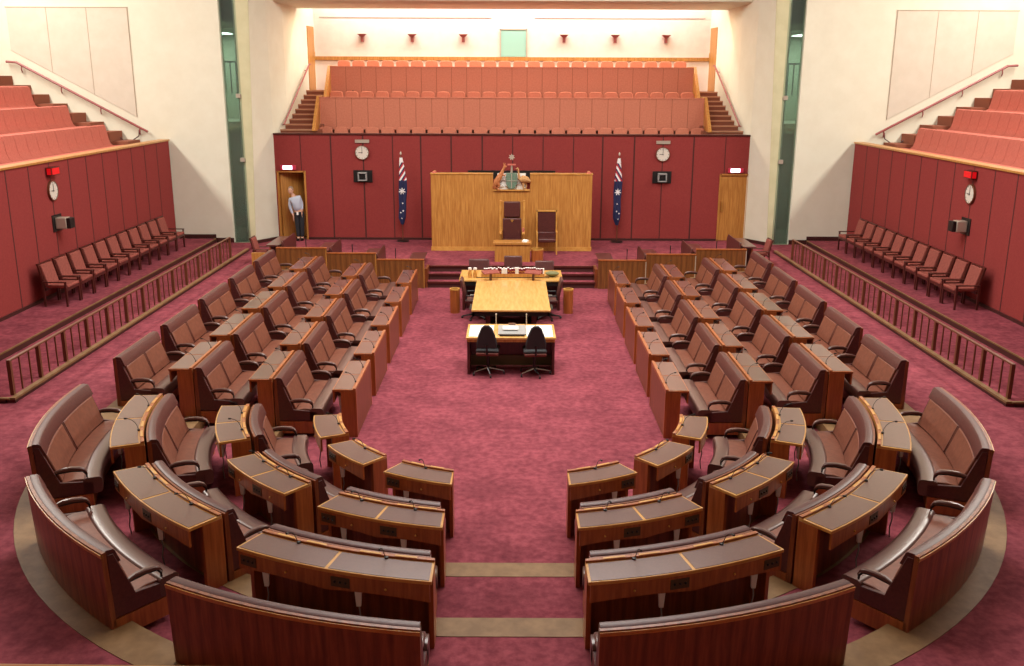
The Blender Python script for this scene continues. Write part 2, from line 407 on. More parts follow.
# rear wall
q = MB().box(-7.4, 7.4, 35.7, 35.9, 4.9, 9.5)
struct('wall_rear', q, 'rearwall')
struct('trim_24', MB().box(-7.1, 7.1, 35.64, 35.7, 6.17, 6.3), 'honey')
struct('trim_25', MB().box(-6.9, -.75, 35.68, 35.7, 7.63, 7.66).box(.8, 6.9, 35.68, 35.7, 7.63, 7.66), mat('panel_line', (180, 160, 150), .8))
w = struct('window_3', MB().box(-.4, .5, 35.66, 35.7, 6.31, 7.23), 'window')
MB().box(-.44, -.4, 35.64, 35.7, 6.3, 7.27).box(.5, .54, 35.64, 35.7, 6.3, 7.27).box(-.44, .54, 35.64, 35.7, 7.23, 7.27).build('window_frame', 'silver', w)
# soffit over the gallery, with its coved front beam
prof = [(30.9, 8.4), (30.9, 7.86), (31.2, 7.80), (33.4, 7.78), (33.4, 8.4)]
q = MB().hull([(-7.4, y, z) for y, z in prof], [(7.4, y, z) for y, z in prof])
struct('ceiling', q, 'cream')
struct('ceiling', MB().box(-19, 19, -4, 36.2, 12, 12.2), 'cream')
struct('ceiling', MB().box(-7.6, 7.6, 33.4, 36.0, 9.4, 9.5), 'cream')
q = MB().box(-10.5, 10.5, -4.2, -4, 0, 12).box(-19.2, -19, -4, 29.5, 2, 12).box(19, 19.2, -4, 29.5, 2, 12)
struct('wall_outer', q, 'cream')

# side public galleries
for sx, nm in ((-1, 'left'), (1, 'right')):
    q = MB()
    q.box(min(10.5*sx, 12.03*sx), max(10.5*sx, 12.03*sx), 4, 29.4, 3.0, 3.18)
    for k in range(5):
        a = 12.03+1.035*k
        q.box(min(a*sx, 19*sx), max(a*sx, 19*sx), 4, 29.4, 3.18+.54*k, 3.18+.54*(k+1))
    # stairs beside the cross wall, between the tiers
    for k in range(-1, 10):
        a = 11.3+.52*k
        q.box(min(a*sx, (a+.53)*sx), max(a*sx, (a+.53)*sx), 28.45, 29.4, 3.1, 3.71+.265*k, 1)
    struct('floor', q, ['stair', 'stair'])

# ------------------------------------------------------------------ gallery seats
def make_side_seat():
    t = thing('gallery_seat', '', 'seat')
    prof = [(-.42, 0), (-.45, .36), (-.40, .44), (-.10, .42), (-.02, .48), (.03, .62), (.08, .92), (.11, 1.0), (.17, 1.02), (.20, .98), (.18, .5), (.16, 0)]
    MB().hull([(u, -.258, z) for u, z in prof], [(u, .258, z) for u, z in prof]).build('upholstery', 'salmon', t, bevel=.012)
    return t
seat0 = make_side_seat(); used = [0]
rowword = ['front', 'second', 'third', 'fourth']
for sx, nm in ((-1, 'left'), (1, 'right')):
    for r in range(3):
        X = (11.78+1.035*r)*sx; z = 3.18+.54*r
        for k in range(18):
            y = 28.1-.53*k
            px = 511+950*X/(.966*y-.257*(z-4.5))
            if px < -160 or px > 1185: continue
            lab = 'salmon upholstered seat in the %s row of the %s side gallery' % (rowword[r], nm)
            grp = 'side gallery seats, %s %s row' % (nm, rowword[r])
            rz = 0 if sx > 0 else PI
            if used[0] == 0:
                used[0] = 1; seat0.location = (X, y, z); seat0.rotation_euler.z = rz; tag(seat0, lab, 'seat', grp)
            else: dup(seat0, (X, y, z), rz, lab, grp)
    # handrail on the cross wall
    t = thing('handrail', 'sloping dark red handrail on the %s cream wall above the side gallery' % nm, 'handrail', (12.9*sx, 29.2, 5.0))
    a = Vector((10.99, 29.27, 3.95)); b = Vector((14.7, 29.27, 5.95)); o = Vector((12.9*sx, 29.2, 5.0))
    f = lambda v: tuple(Vector((v[0]*sx, v[1], v[2]))-o)
    MB().tube([f(a), f(b), f(b+Vector((.3, 0, .02)))], .035).build('rail', 'redrail', t)
    for k in range(4):
        p = a.lerp(b, .06+.3*k)
        MB().tube([f(p), f(p+Vector((.02, 0, -.12))), f(p+Vector((.05, .1, -.2)))], .02, 6).build('bracket', 'redrail', t)
    # loose cable loop near the stair foot
    q = MB().tube([(11.28*sx, 29.36, 4.0), (11.3*sx, 29.35, 3.82), (11.5*sx, 29.3, 3.68), (11.75*sx, 29.25, 3.7), (11.9*sx, 29.2, 3.86)], .018, 6)
    tag(q.build('safety_cable', 'redframe'), 'short dark looped rail at the foot of the %s side gallery stairs' % nm, 'rail')
    # stair rail of the rear gallery
    t = thing('handrail', 'thin dark red handrail beside the %s rear gallery stairs' % nm, 'handrail', (7.45*sx, 32.5, 4.7))
    o = Vector((7.45*sx, 32.5, 4.7))
    f = lambda v: tuple(Vector((v[0]*sx, v[1], v[2]))-o)
    pa, pb = Vector((7.27, 31.0, 4.1)), Vector((7.03, 34.2, 6.0))
    MB().tube([f(pa), f(pb), f(pb+Vector((-.0, .25, .0)))], .028).build('rail', 'redrail', t)
    for k in range(3):
        p = pa.lerp(pb, .05+.45*k); MB().tube([f(p), f(p+Vector((.02, 0, -.1))), f(p+Vector((.13, 0, -.12)))], .014, 6).build('bracket', 'redrail', t)

def make_rear_seat():
    t = thing('gallery_seat', '', 'seat')
    P = []
    for x, z in ((-.19, .0), (-.22, .45), (-.215, .86), (-.17, .93), (0, .945), (.17, .93), (.215, .86), (.22, .45), (.19, 0)): P.append((x, z))
    MB().hull([(x, .1, z) for x, z in P], [(x, .22, z) for x, z in P]).build('backrest', 'apricot', t, bevel=.02)
    MB().hull([(-.22, -.3, .38), (.22, -.3, .38), (.22, .12, .36), (-.22, .12, .36)], [(-.22, -.32, .46), (.22, -.32, .46), (.22, .12, .45), (-.22, .12, .45)]).build('seat', 'apricot', t, bevel=.02)
    MB().box(-.03, .03, -.1, .05, 0, .38).build('pedestal', 'redframe', t)
    return t
seat1 = make_rear_seat(); used[0] = 0
for r, (y, z, n, hw, miss) in enumerate(((31.15, 3.08, 25, 6.0, 0), (32.5, 4.18, 24, 5.85, 0), (34.2, 5.20, 24, 5.85, 0))):
    for k in range(n):
        x = -hw+2*hw*k/(n-1)
        lab = 'salmon tip-up seat in the %s row of the rear gallery' % ['front', 'middle', 'top'][r]
        grp = 'rear gallery seats, %s row' % ['front', 'middle', 'top'][r]
        if not used[0]: used[0] = 1; seat1.location = (x, y, z); tag(seat1, lab, 'seat', grp)
        else: dup(seat1, (x, y, z), 0, lab, grp)

# wall lamps on the rear wall
for k, x in enumerate((-5.37, -3.58, -1.75, 1.86, 3.69, 5.51)):
    side = 'left' if x < 0 else 'right'
    t = thing('wall_lamp', 'bronze wall lamp on the rear wall, %s window, %s side' % (['third from', 'second from', 'nearest', 'nearest', 'second from', 'third from'][k], side), 'wall lamp', (x, 35.6, 7.0), 0, 'bronze wall lamps')
    MB().hull([(-.07, -.1, -.02), (.07, -.1, -.02), (.07, .05, -.02), (-.07, .05, -.02)], [(-.16, -.16, .07), (.16, -.16, .07), (.16, .06, .07), (-.16, .06, .07)]).build('shade', 'redrail', t)
    MB().box(-.05, .05, -.05, .08, -.2, -.02).build('stem', 'redrail', t)
q = MB().lathe([(.03, 0), (.06, .02), (.06, .1), (.03, .14)], (-5.35, 33.02, 5.0+.0), 12)
tag(q.build('dome_camera', 'dark', loc=(0, 0, 0)), 'tiny black camera at the left end of the middle gallery row', 'camera')

# ------------------------------------------------------------------ railings
for sx, nm in ((-1, 'left'), (1, 'right')):
    t = thing('railing', 'low bronze balustrade of slim bars along the %s side aisle' % nm, 'railing', (8.0*sx, 21.3, LA+.006), 0, None)
    y0, n, h = 14.5-21.3, 13, .55
    pitch = .94
    MB().box(-.03, .03, y0-.03, y0+n*pitch+.03, h, h+.03).build('top_rail', 'bronze', t, bevel=.006)
    for k in range(n+1):
        MB().box(-.03, .03, y0+k*pitch-.03, y0+k*pitch+.03, 0, h).build('post', 'bronze', t)
        if k < n:
            for j in (1, 2): MB().box(-.011, .011, y0+(k+j/3)*pitch-.011, y0+(k+j/3)*pitch+.011, 0, h).build('baluster', 'bronze', t)

# ------------------------------------------------------------------ benches and desks (one builder for straight and curved)
def bench(F, Ln, n, ub, z0, root, org, outer=False, seats=2):
    """F(u, s) -> world xy, u away from the centre aisle, s along the seat in metres"""
    def B(mb, name, m, bev=0): return mb.build(name, m, root, loc=(0, 0, 0), bevel=bev, origin=org)
    e = .05; Z = lambda P: [(ub+u, z0+z) for u, z in P]
    hb = .97
    # wooden plinth and back shell
    B(MB().sweep(F, Z([(-.62, .06), (-.02, .06), (-.02, .26), (-.62, .26)]), .0, Ln, n), 'plinth', 'deskwood')
    if outer:
        sh = B(MB().sweep(F, Z([(-.05, 0), (.0-.06, 0), (-.02, hb), (.02, hb), (.03, hb-.02), (-.01, 0)]), 0, Ln, n), 'back_shell', 'jarrah_slat')
        B(MB().sweep(F, Z([(.0, hb-.05), (.03, hb-.05), (.036, hb-.012), (.0, hb-.012)]), 0, Ln, n), 'back_capping', 'goldwood')
    else:
        sh = B(MB().sweep(F, Z([(-.05, 0), (-.03, hb-.01), (.02, hb-.01), (.02, 0)]), 0, Ln, n), 'back_shell', 'jarrah')
    # upholstered ends: low seat side and raked back wedge
    for s0, s1 in ((0, e), (Ln-e, Ln)):
        B(MB().sweep(F, Z([(-.64, .27), (-.04, .27), (-.03, .93), (-.09, .93), (-.27, .45), (-.64, .42)]), s0, s1, 1), 'end_panel', 'maroon', .006)
    # cushions
    B(MB().sweep(F, Z([(-.60, .28), (-.28, .28), (-.28, .43), (-.42, .455), (-.60, .45)]), e, Ln-e, n), 'seat_cushion', 'brown', .01)
    B(MB().sweep(F, Z(rr(-.74, -.52, .27, .475, .05)), .0, Ln, n), 'front_roll', 'glossy')
    g = .018; w = (Ln-2*e)/seats
    for k in range(seats):
        B(MB().sweep(F, Z([(-.30, .44), (-.22, .44), (-.10, .82), (-.165, .82)]), e+k*w+g/2, e+(k+1)*w-g/2, max(1, n//seats)), 'backrest_pad', 'brown', .015)
        if k:
            B(MB().sweep(F, Z([(-.305, .44), (-.23, .44), (-.12, .82), (-.17, .82)]), e+k*w-.035, e+k*w-.022, 1).sweep(F, Z([(-.305, .44), (-.23, .44), (-.12, .82), (-.17, .82)]), e+k*w+.022, e+k*w+.035, 1), 'piping', 'maroon')
    B(MB().sweep(F, Z([(-.23, .44), (-.10, .82), (-.04, .95), (-.04, .3)]), e, Ln-e, n), 'backrest_core', 'maroon')
    B(MB().sweep(F, Z([(-.163, .825), (-.115, .955), (-.095, .975), (-.03, .98), (-.005, .965), (.0, .9), (-.06, .825)]), .005, Ln-.005, n), 'headrest', 'maroon', .004)
    # padded arms
    for s, d in ((.04, 1), (Ln-.04, -1)):
        def P(u, z, ds=0): x, y = F(ub+u, s+ds); return (x, y, z0+z)
        q = MB()
        R = []
        for u, z, hw, hh in ((-.20, .575, .018, .014), (-.30, .605, .026, .018), (-.40, .61, .03, .02), (-.50, .60, .031, .02), (-.555, .575, .028, .018), (-.58, .53, .02, .014)):
            a, b = P(u, z, -hw), P(u, z, hw)
            R.append([(*F(ub+u, s-hw), z0+z-hh), (*F(ub+u, s+hw), z0+z-hh), (*F(ub+u, s+hw*1.0), z0+z+hh*.4), (*F(ub+u, s+hw*.6), z0+z+hh), (*F(ub+u, s-hw*.6), z0+z+hh), (*F(ub+u, s-hw), z0+z+hh*.4)])
        arm = B(q.rings(R), 'armrest', 'glossy')
        q = MB().tube([P(-.10, .55), P(-.25, .565), P(-.42, .575), P(-.53, .56), P(-.57, .51), P(-.57, .45)], .012, 6)
        q.build('arm_bracket', 'dark', arm, loc=(0, 0, 0), origin=org)

def desk(F, Ln, n, u0, z0, root, org, seats=2, D=.40, plain=False):
    def B(mb, name, m, bev=0, par=None): return mb.build(name, m, par or root, loc=(0, 0, 0), bevel=bev, origin=org)
    Z = lambda P: [(u0+u, z0+z) for u, z in P]
    bx = lambda a, b, c, d: Z([(a, c), (b, c), (b, d), (a, d)])
    w = Ln/seats
    B(MB().sweep(F, bx(0, D, .755, .79), 0, Ln, n), 'desk_top', 'deskwood' if plain else 'goldwood', .004)
    B(MB().sweep(F, bx(.0, .035, 0, .755), .02, Ln-.02, n), 'front_panel', 'jarrah_slat')
    for s0, s1 in ((.0, .05), (Ln-.05, Ln)):
        B(MB().sweep(F, bx(-.005, .24, 0, .755), s0, s1, 1), 'end_panel', 'deskwood', .003)
    B(MB().sweep(F, bx(0, .045, .79, .812), .0, Ln, n), 'document_rail', 'deskwood', .003)
    for k in range(seats):
        a, b = k*w, (k+1)*w; nn = max(1, n//seats)
        ia, ib = a+(.025 if k == 0 else .018), b-(.025 if k == seats-1 else .018)
        B(MB().sweep(F, bx(.065, D-.018, .788, .794), ia, ib, nn), 'leather_inlay', 'inlay')
        # drawer front with arched lower edge
        def prof(t, a=a, b=b):
            h = .15+.03*abs(2*t-1)**2
            return Z([(D-.03, .755-h), (D-.005, .755-h), (D-.005, .755), (D-.03, .755)])
        m0, m1 = a+(.02 if k == 0 else 0), b-(.02 if k == seats-1 else 0)
        dr = B(MB().sweep(F, prof, m0, m1, 8), 'drawer_front', 'deskwood')
        p = F(u0+D+.008, (a+b)/2-.08)
        MB().ball((*p, z0+.67), .012, 8).build('knob', 'gold', dr, loc=(0, 0, 0), origin=org)
        sp = B(MB().sweep(F, bx(D-.006, D+.002, .625, .725), b-.24, b-.05, 1), 'socket_panel', mats_sock)
        q = MB()
        for j in range(3): c = F(u0+D+.002, b-.20+.055*j); q.ball((*c, z0+.675), .014, 8)
        q.build('socket', 'dark', sp, loc=(0, 0, 0), origin=org)
        for c in (() if plain else (.30, .68)):
            B(MB().sweep(F, bx(.006, .040, .811, .817), a+w*c-.12, a+w*c+.12, 1), 'paper_slot', 'goldwood', .002)
        # gooseneck microphone
        m = .5
        base = F(u0+.06, a+w*m); P = [(*base, z0+.79)]
        for uu, zz in ((.075, .85), (.10, .90), (.14, .94), (.19, .96)): P.append((*F(u0+uu, a+w*m+.02), z0+zz))
        mic = B(MB().tube(P, .004, 5), 'microphone', 'dark')
        MB().tube([P[-1], (*F(u0+.225, a+w*m+.02), z0+.965)], .011, 6).build('microphone_head', 'dark', mic, loc=(0, 0, 0), origin=org)
        MB().lathe([(.02, 0), (.02, .02)], (*base, z0+.788), 8).build('microphone_base', 'dark', mic, loc=(0, 0, 0), origin=org)
        # hanging connection box with its cable
        c = F(u0+D-.07, b-.30)
        q = MB().hull([(c[0]-.022, c[1]-.02, z0+.42), (c[0]+.022, c[1]-.02, z0+.42), (c[0]+.022, c[1]+.02, z0+.42), (c[0]-.022, c[1]+.02, z0+.42)],
                      [(c[0]-.035, c[1]-.022, z0+.60), (c[0]+.035, c[1]-.022, z0+.60), (c[0]+.035, c[1]+.022, z0+.60), (c[0]-.035, c[1]+.022, z0+.60)])
        bxo = B(q, 'cable_box', 'white', .004)
        MB().tube([(c[0], c[1], z0+.43), (c[0]+.01, c[1], z0+.33), (c[0]-.01, c[1], z0+.22), (c[0]+.005, c[1], z0+.1)], .008, 5).build('cable', 'grey', bxo, loc=(0, 0, 0), origin=org)
mats_sock = mat('brown_socket_plate', (78, 58, 38), .5)

PITCH, Y0, LEN = 2.035, 14.18, 1.60
ords = ['nearest', 'second', 'third', 'fourth', 'fifth']
def place_name(k): return ['nearest the camera', 'second from the camera', 'third from the camera', 'second from the far end', 'farthest from the camera'][k]
# straight prototypes, local frame: u along +X, s along +Y, origin at (row datum, middle of the unit)
Fs = lambda u, s: (u, s-LEN/2)
bproto = thing('senate_bench', '', 'bench'); bench(Fs, LEN, 1, 0, 0, bproto, (0, 0, 0))
dproto = thing('senate_desk', '', 'desk'); desk(Fs, LEN, 2, 0, 0, dproto, (0, 0, 0), D=.37, plain=True)
protos = {'b': [bproto, 0], 'd': [dproto, 0]}
def put(key, loc, rz, lab, grp):
    p = protos[key]
    if not p[1]: p[1] = 1; p[0].location = loc; p[0].rotation_euler.z = rz; p[0]['label'] = lab; p[0]['group'] = grp; return p[0]
    return dup(p[0], loc, rz, lab, grp)
# rows: (desk datum, desk level), (bench datum, bench level)
DR = [(2.435, 0), (3.74, L1), (4.98, L2)]
BR = [(3.70, 0), (4.94, L1), (6.18, L2)]
rown = ['aisle-side', 'middle', 'outer']
for sx, nm in ((-1, 'left'), (1, 'right')):
    rz = 0 if sx > 0 else PI
    for k in range(5):
        y = Y0+PITCH*k+LEN/2
        for r in range(3):
            du = (.015 if sx > 0 else -.008)*k
            put('d', ((DR[r][0]+du)*sx, y, DR[r][1]), rz, 'timber desk, straight %s row of the %s bank, %s' % (rown[r], nm, place_name(k)), 'straight desks, %s' % nm)
            put('b', ((BR[r][0]+du)*sx, y, BR[r][1]), rz, 'brown leather bench, straight %s row of the %s bank, %s' % (rown[r], nm, place_name(k)), 'straight benches, %s' % nm)
# curved pieces
DC = [((2.48, 0, 13.38), ((14.3, 33.3), (40.3, 58), (64, 82.5)), 1, (0, 0, 0)),
      ((3.83, L1, 13.3), ((9.7, 30), (37.3, 56), (64.5, 85)), 2, (.02, 0, -.05)),
      ((5.04, L2, 13.1), ((7.5, 29.2), (36.5, 57.5), (66, 88)), 2, (0, 0, -.05))]
BC = [((3.76, 0, 13.3), ((11.7, 30), (37.3, 56), (64.5, 85)), (.02, 0, -.05)),
      ((4.99, L1, 13.1), ((8.7, 29.2), (36.5, 57.5), (66, 88)), (0, 0, -.05)),
      ((6.13, L2, 12.75), ((6.65, 28.9), (37.4, 59.3), (68.3, 91)), (0, 0, -.02))]
seg = ['beside the centre aisle', 'in the middle of the curve', 'next to the straight rows']
def Fcurve(sx, yc, a0, a1, um, straight):
    th0, th1 = rad(a0), rad(a1); Ln = um*(th1-th0)
    def F(u, s):
        t = s/Ln
        st = th0
        if straight: st = math.asin(min(.99, um*math.sin(th0)/u))
        th = st+(th1-st)*t
        return (sx*u*math.sin(th), yc-u*math.cos(th))
    return F, Ln
for sx, nm in ((-1, 'left'), (1, 'right')):
    for r in range(3):
        (ub_, z0, yc), segs, ns, off = DC[r]
        for j, (a0, a1) in enumerate(segs):
            u0 = ub_+off[j]
            F, Ln = Fcurve(sx, yc, a0, a1, u0+.38, j == 0)
            org = (*F(u0+.2, Ln/2), z0)
            t = thing('curved_desk', 'curved %s desk, %s bank, %s row, %s' % ('single-seat' if ns == 1 else 'two-seat', nm, rown[r] if r else 'innermost', seg[j]), 'desk', org, 0, 'curved desks, %s' % nm)
            desk(F, Ln, 8, u0, z0, t, org, ns)
        (ub_, z0, yc), segs, off = BC[r]
        for j, (a0, a1) in enumerate(segs):
            u0 = ub_+off[j]
            F, Ln = Fcurve(sx, yc, a0, a1, u0, j == 0)
            org = (*F(u0-.3, Ln/2), z0)
            t = thing('curved_bench', 'curved leather bench, %s bank, %s row, %s' % (nm, ['inner', 'middle', 'outermost'][r], seg[j]), 'bench', org, 0, 'curved benches, %s' % nm)
            bench(F, Ln, 10, u0, z0, t, org, outer=(r == 2))

# advisers' enclosures on the platform: low strip-timber fronts, ledges and partitions
pen = [(2.36, 3.66, 25.42, .77), (3.66, 5.0, 25.42, .94), (5.0, 6.36, 25.42, 1.08)]
pn = ['nearest the steps', 'in the middle', 'nearest the side wall']
for sx, nm in ((-1, 'left'), (1, 'right')):
    for k, (a, b, y, zt_) in enumerate(pen):
        o = ((a+b)/2*sx, y, 0.)
        t = thing('adviser_enclosure', 'low strip-timber enclosure front on the %s of the dais steps, %s' % (nm, pn[k]), 'enclosure', o, 0, 'adviser enclosures')
        h = (b-a)/2; zb = (0, L1, L2)[k]
        MB().box(-h, h, -.05, 0, zb, zt_).build('front_panel', 'brown_slat', t)
        MB().box(-h, h, -.06, .05, zt_, zt_+.025).build('capping', 'deskwood', t)
        MB().box(h-.02, h+.0, -.07, .0, zb, zt_-.02).build('corner_strip', 'silver' if sx > 0 else 'honey', t)
    for k, (u, zt_) in enumerate(((2.42, .86), (3.60, .97), (4.86, 1.14), (6.16, 1.31))):
        o = (u*sx, 26.5, L3)
        t = thing('adviser_desk', 'low dark-topped dais desk on the %s, %s' % (nm, ['beside the dais steps', 'second out from the steps', 'third out from the steps', 'outermost by the side wall'][k]), 'desk', o, 0, 'adviser desks')
        h = zt_-L3
        if k: MB().sweep(lambda u, s: (u*sx, s), [(.02, 0), (.09, 0), (.09, h-.08), (.08, h-.06), (.055, h-.06), (.02, h-.16)], -.95, .55).build('padded_partition', 'maroon', t, bevel=.01)
        MB().box(min(.14*sx, .5*sx) if k else min(0, .42*sx), max(.14*sx, .5*sx) if k else max(0, .42*sx), -.95, .55, h-.2, h-.165).build('desk_top', 'inlay', t)
        MB().box(min(.16*sx, .2*sx), max(.16*sx, .2*sx), -.93, .53, 0, h-.2).box(min(.38*sx, .42*sx), max(.38*sx, .42*sx), -.93, .53, 0, h-.2).build('base', 'jarrah', t)
        if k < 3:
            m = MB().tube([(.75*sx, -.8, h-.1), (.75*sx, -.8, h+.18)], .012, 6).build('microphone_stem', 'dark', t)
# aisle end screens on the platform corners
tag(MB().box(-6.72, -6.32, 24.25, 24.30, L3, 1.16).build('end_screen', 'honey', bevel=.004), 'small plain timber end screen behind the farthest outer bench on the left', 'screen')

# ------------------------------------------------------------------ chairs along the side walls
def make_linked_chair():
    t = thing('armchair', '', 'chair')       # faces +Y
    MB().box(-.27, .27, -.20, .26, .40, .47).build('seat', 'chairred', t, bevel=.02)
    MB().hull([(-.25, -.24, .46), (.25, -.24, .46), (.25, -.17, .46), (-.25, -.17, .46)], [(-.25, -.34, .90), (.25, -.34, .90), (.25, -.28, .90), (-.25, -.28, .90)]).build('backrest', 'chairred', t, bevel=.015)
    q = MB()
    for x in (-.28, .28): q.hull([(x-.02, -.26, .42), (x+.02, -.26, .42), (x+.02, -.22, .42), (x-.02, -.22, .42)], [(x-.02, -.37, .92), (x+.02, -.37, .92), (x+.02, -.33, .92), (x-.02, -.33, .92)])
    q.box(-.3, .3, -.37, -.33, .9, .93).build('back_frame', 'redframe', t)
    for x in (-.31, .31):
        a = MB().box(x-.022, x+.022, -.28, .25, .525, .55).build('armrest', 'redframe', t, bevel=.006)
        for y, z1 in ((-.26, .525), (.22, .525)): MB().box(x-.02, x+.02, y-.02, y+.02, 0, z1).build('leg', 'redframe', t)
    MB().box(-.28, .28, .20, .24, .34, .40).build('seat_rail', 'redframe', t); MB().box(-.28, .28, -.26, -.22, .34, .40).build('seat_rail', 'redframe', t)
    return t
ch = make_linked_chair(); used[0] = 0
cn = ['first', 'second', 'third', 'fourth', 'fifth', 'sixth', 'seventh', 'eighth', 'ninth', 'tenth', 'eleventh']
for sx, nm in ((-1, 'left'), (1, 'right')):
    for k in range(11):
        y = 20.42+.70*k; loc = (9.86*sx, y, LB); rz = PI/2 if sx > 0 else -PI/2
        lab = 'rose upholstered armchair against the %s red wall, %s from the camera end' % (nm, cn[k])
        grp = 'armchairs along the %s wall' % nm
        if not used[0]: used[0] = 1; ch.location = loc; ch.rotation_euler.z = rz; tag(ch, lab, 'chair', grp)
        else: dup(ch, loc, rz, lab, grp)
    cc = dup(ch, (6.92*sx, 26.2, L3), (PI/2 if sx > 0 else -PI/2), 'single rose armchair standing in the corner beside the %s rear door' % nm, 'corner armchairs'); cc.scale = (.82, .82, .82)

# ------------------------------------------------------------------ dais: timber screen, chairs, president's desk
t = thing('timber_screen', 'tall honey timber screen behind the president chair', 'screen', (0, 28.5, L3))
q = MB()
q.box(-2.4, 2.4, -.05, .05, .12, 2.29-.45).box(-2.4, -.55, -.05, .05, 1.84, 2.29).box(.55, 2.4, -.05, .05, 1.84, 2.29)
q.build('panelling', 'honey', t)
MB().box(-2.42, 2.42, -.07, .05, 0, .12).build('plinth', 'goldwood', t)
MB().box(-2.42, -.55, -.07, .22, 2.29, 2.32).box(.55, 2.42, -.07, .22, 2.29, 2.32).build('capping', 'goldwood', t, bevel=.005)
MB().box(-2.4, -2.34, .05, 1.2, 0, 2.29).box(2.34, 2.4, .05, 1.2, 0, 2.29).build('side_return', 'honey', t)
for x in (-2.3, 2.3): MB().lathe([(.001, .05), (.05, .045), (.07, .02), (.07, 0), (.001, 0)][::-1], (x, .05, 2.32), 12).build('end_finial', 'salmon', t)
q = MB().box(-1.37, 1.37, YB-.42, YB-.36, 2.5, 2.76).box(-1.2, -1.14, YB-.4, YB-.36, L3, 2.6).box(1.14, 1.2, YB-.4, YB-.36, L3, 2.6)
tag(q.build('display_panel', 'dark'), 'long black panel just above the timber screen behind the coat of arms', 'panel')

# coat of arms
t = thing('coat_of_arms', 'carved coat of arms with kangaroo, shield and emu atop the timber screen', 'sculpture', (0, 28.5, 2.34))
MB().box(-.55, .55, -.1, .1, -.03, .01).build('shelf', 'goldwood', t)
q = MB().box(-.42, .42, .02, .05, .0, .48)
for k in range(26):
    a = random.uniform(-.40, .40); z = random.uniform(.05, .46)
    q.ball((a, 0.0, z), (.05, .03, .03), 6)
q.build('wattle_backing', 'white', t)
P = [(-.16, .5), (.16, .5), (.165, .18), (.1, .06), (0, .01), (-.1, .06), (-.165, .18)]
sh = MB().hull([(x, -.12, z) for x, z in P], [(x, -.05, z) for x, z in P]).build('shield', 'verdigris', t, bevel=.01)
MB().box(-.012, .012, -.135, -.12, .05, .48).box(-.15, .15, -.135, -.12, .26, .28).build('shield_bands', 'silver', sh)
MB().tube([(0, -.06, .5), (0, -.06, .72)], [.035, .02], 8).build('crest_stem', 'silver', t)
MB().box(-.12, .12, -.1, -.02, .72, .76).build('crest_wreath', 'salmon', t)
q = MB(); star = []
for k in range(14):
    r = .10 if k % 2 == 0 else .055; a = PI/2+2*PI*k/14; star.append((r*math.cos(a), r*math.sin(a)))
q.hull([(x, -.09, .96+z) for x, z in star], [(x, -.04, .96+z) for x, z in star]).build('star', 'silver', t)
# kangaroo: continuous body on hind legs leaning against the shield
q = MB().tube([(-.46, -.1, .02), (-.50, -.1, .12), (-.44, -.1, .24), (-.36, -.1, .38), (-.28, -.1, .52), (-.24, -.1, .62), (-.21, -.1, .68), (-.15, -.1, .69)], [.025, .06, .10, .085, .055, .035, .045, .02], 10)
q.tube([(-.42, -.14, .2), (-.36, -.15, .12), (-.42, -.15, .04), (-.34, -.17, .01)], [.06, .04, .025, .02], 8)
q.tube([(-.28, -.13, .46), (-.2, -.14, .42), (-.17, -.14, .47)], [.03, .02, .015], 6)
q.tube([(-.22, -.11, .7), (-.25, -.11, .80)], [.018, .006], 6).tube([(-.20, -.08, .71), (-.20, -.08, .80)], [.018, .006], 6)
q.tube([(-.48, -.08, .16), (-.55, -.06, .08), (-.50, -.08, .0)], [.05, .03, .015], 8)
q.build('kangaroo', 'tan', t)
q = MB().tube([(.56, -.08, .24), (.46, -.1, .30), (.34, -.1, .32), (.24, -.1, .30)], [.03, .10, .12, .06], 10)
q.tube([(.24, -.1, .32), (.21, -.1, .46), (.20, -.1, .60), (.18, -.1, .64), (.12, -.1, .62)], [.045, .028, .02, .03, .008], 8)
q.tube([(.36, -.12, .22), (.34, -.13, .12), (.38, -.13, .0)], [.04, .02, .015], 6).tube([(.42, -.06, .22), (.44, -.06, .12), (.42, -.08, .0)], [.04, .02, .015], 6)
q.build('emu', 'sand', t)

# president's chair
t = thing('ceremonial_chair', 'tall ceremonial chair in maroon leather with gold timber uprights behind the raised desk', 'chair', (.02, 27.6, L3))
for x in (-.34, .34): MB().box(x-.03, x+.03, .2, .28, 0, 1.6).build('upright', 'goldwood', t, bevel=.006)
MB().box(-.24, .24, .10, .2, 1.12, 1.58).build('headrest', 'maroon', t, bevel=.03)
MB().box(-.27, .27, .06, .18, .45, 1.10).build('backrest', 'maroon', t, bevel=.03)
MB().box(-.31, .31, .18, .24, .2, 1.58).build('back_panel', 'honey', t)
MB().box(-.28, .28, -.4, .1, .38, .5).build('seat', 'maroon', t, bevel=.03)
MB().box(-.27, .27, -.35, .2, 0, .38).build('base', 'jarrah', t)
for x in (-.33, .33): MB().box(x-.04, x+.04, -.35, .2, .68, .74).build('armrest', 'goldwood', t, bevel=.01)
MB().hull([(-.05, .045, 1.06), (.05, .045, 1.06), (.0, .045, .98)], [(-.05, .06, 1.06), (.05, .06, 1.06), (.0, .06, .98)]).build('emblem', 'gold', t)
t = thing('upright_chair', 'maroon leather armchair with thin gold frame, right of the ceremonial chair', 'chair', (1.05, 28.1, L3))
MB().box(-.27, .27, .12, .2, .6, 1.22).build('backrest', 'maroon', t, bevel=.02)
MB().box(-.27, .27, .05, .14, .45, .62).build('lumbar_pad', 'maroon', t, bevel=.02)
MB().box(-.26, .26, -.3, .12, .36, .47).build('seat', 'maroon', t, bevel=.03)
MB().box(-.31, -.27, .1, .2, .4, 1.26).box(.27, .31, .1, .2, .4, 1.26).box(-.31, .31, .1, .2, 1.22, 1.26).build('back_frame', 'goldwood', t, bevel=.004)
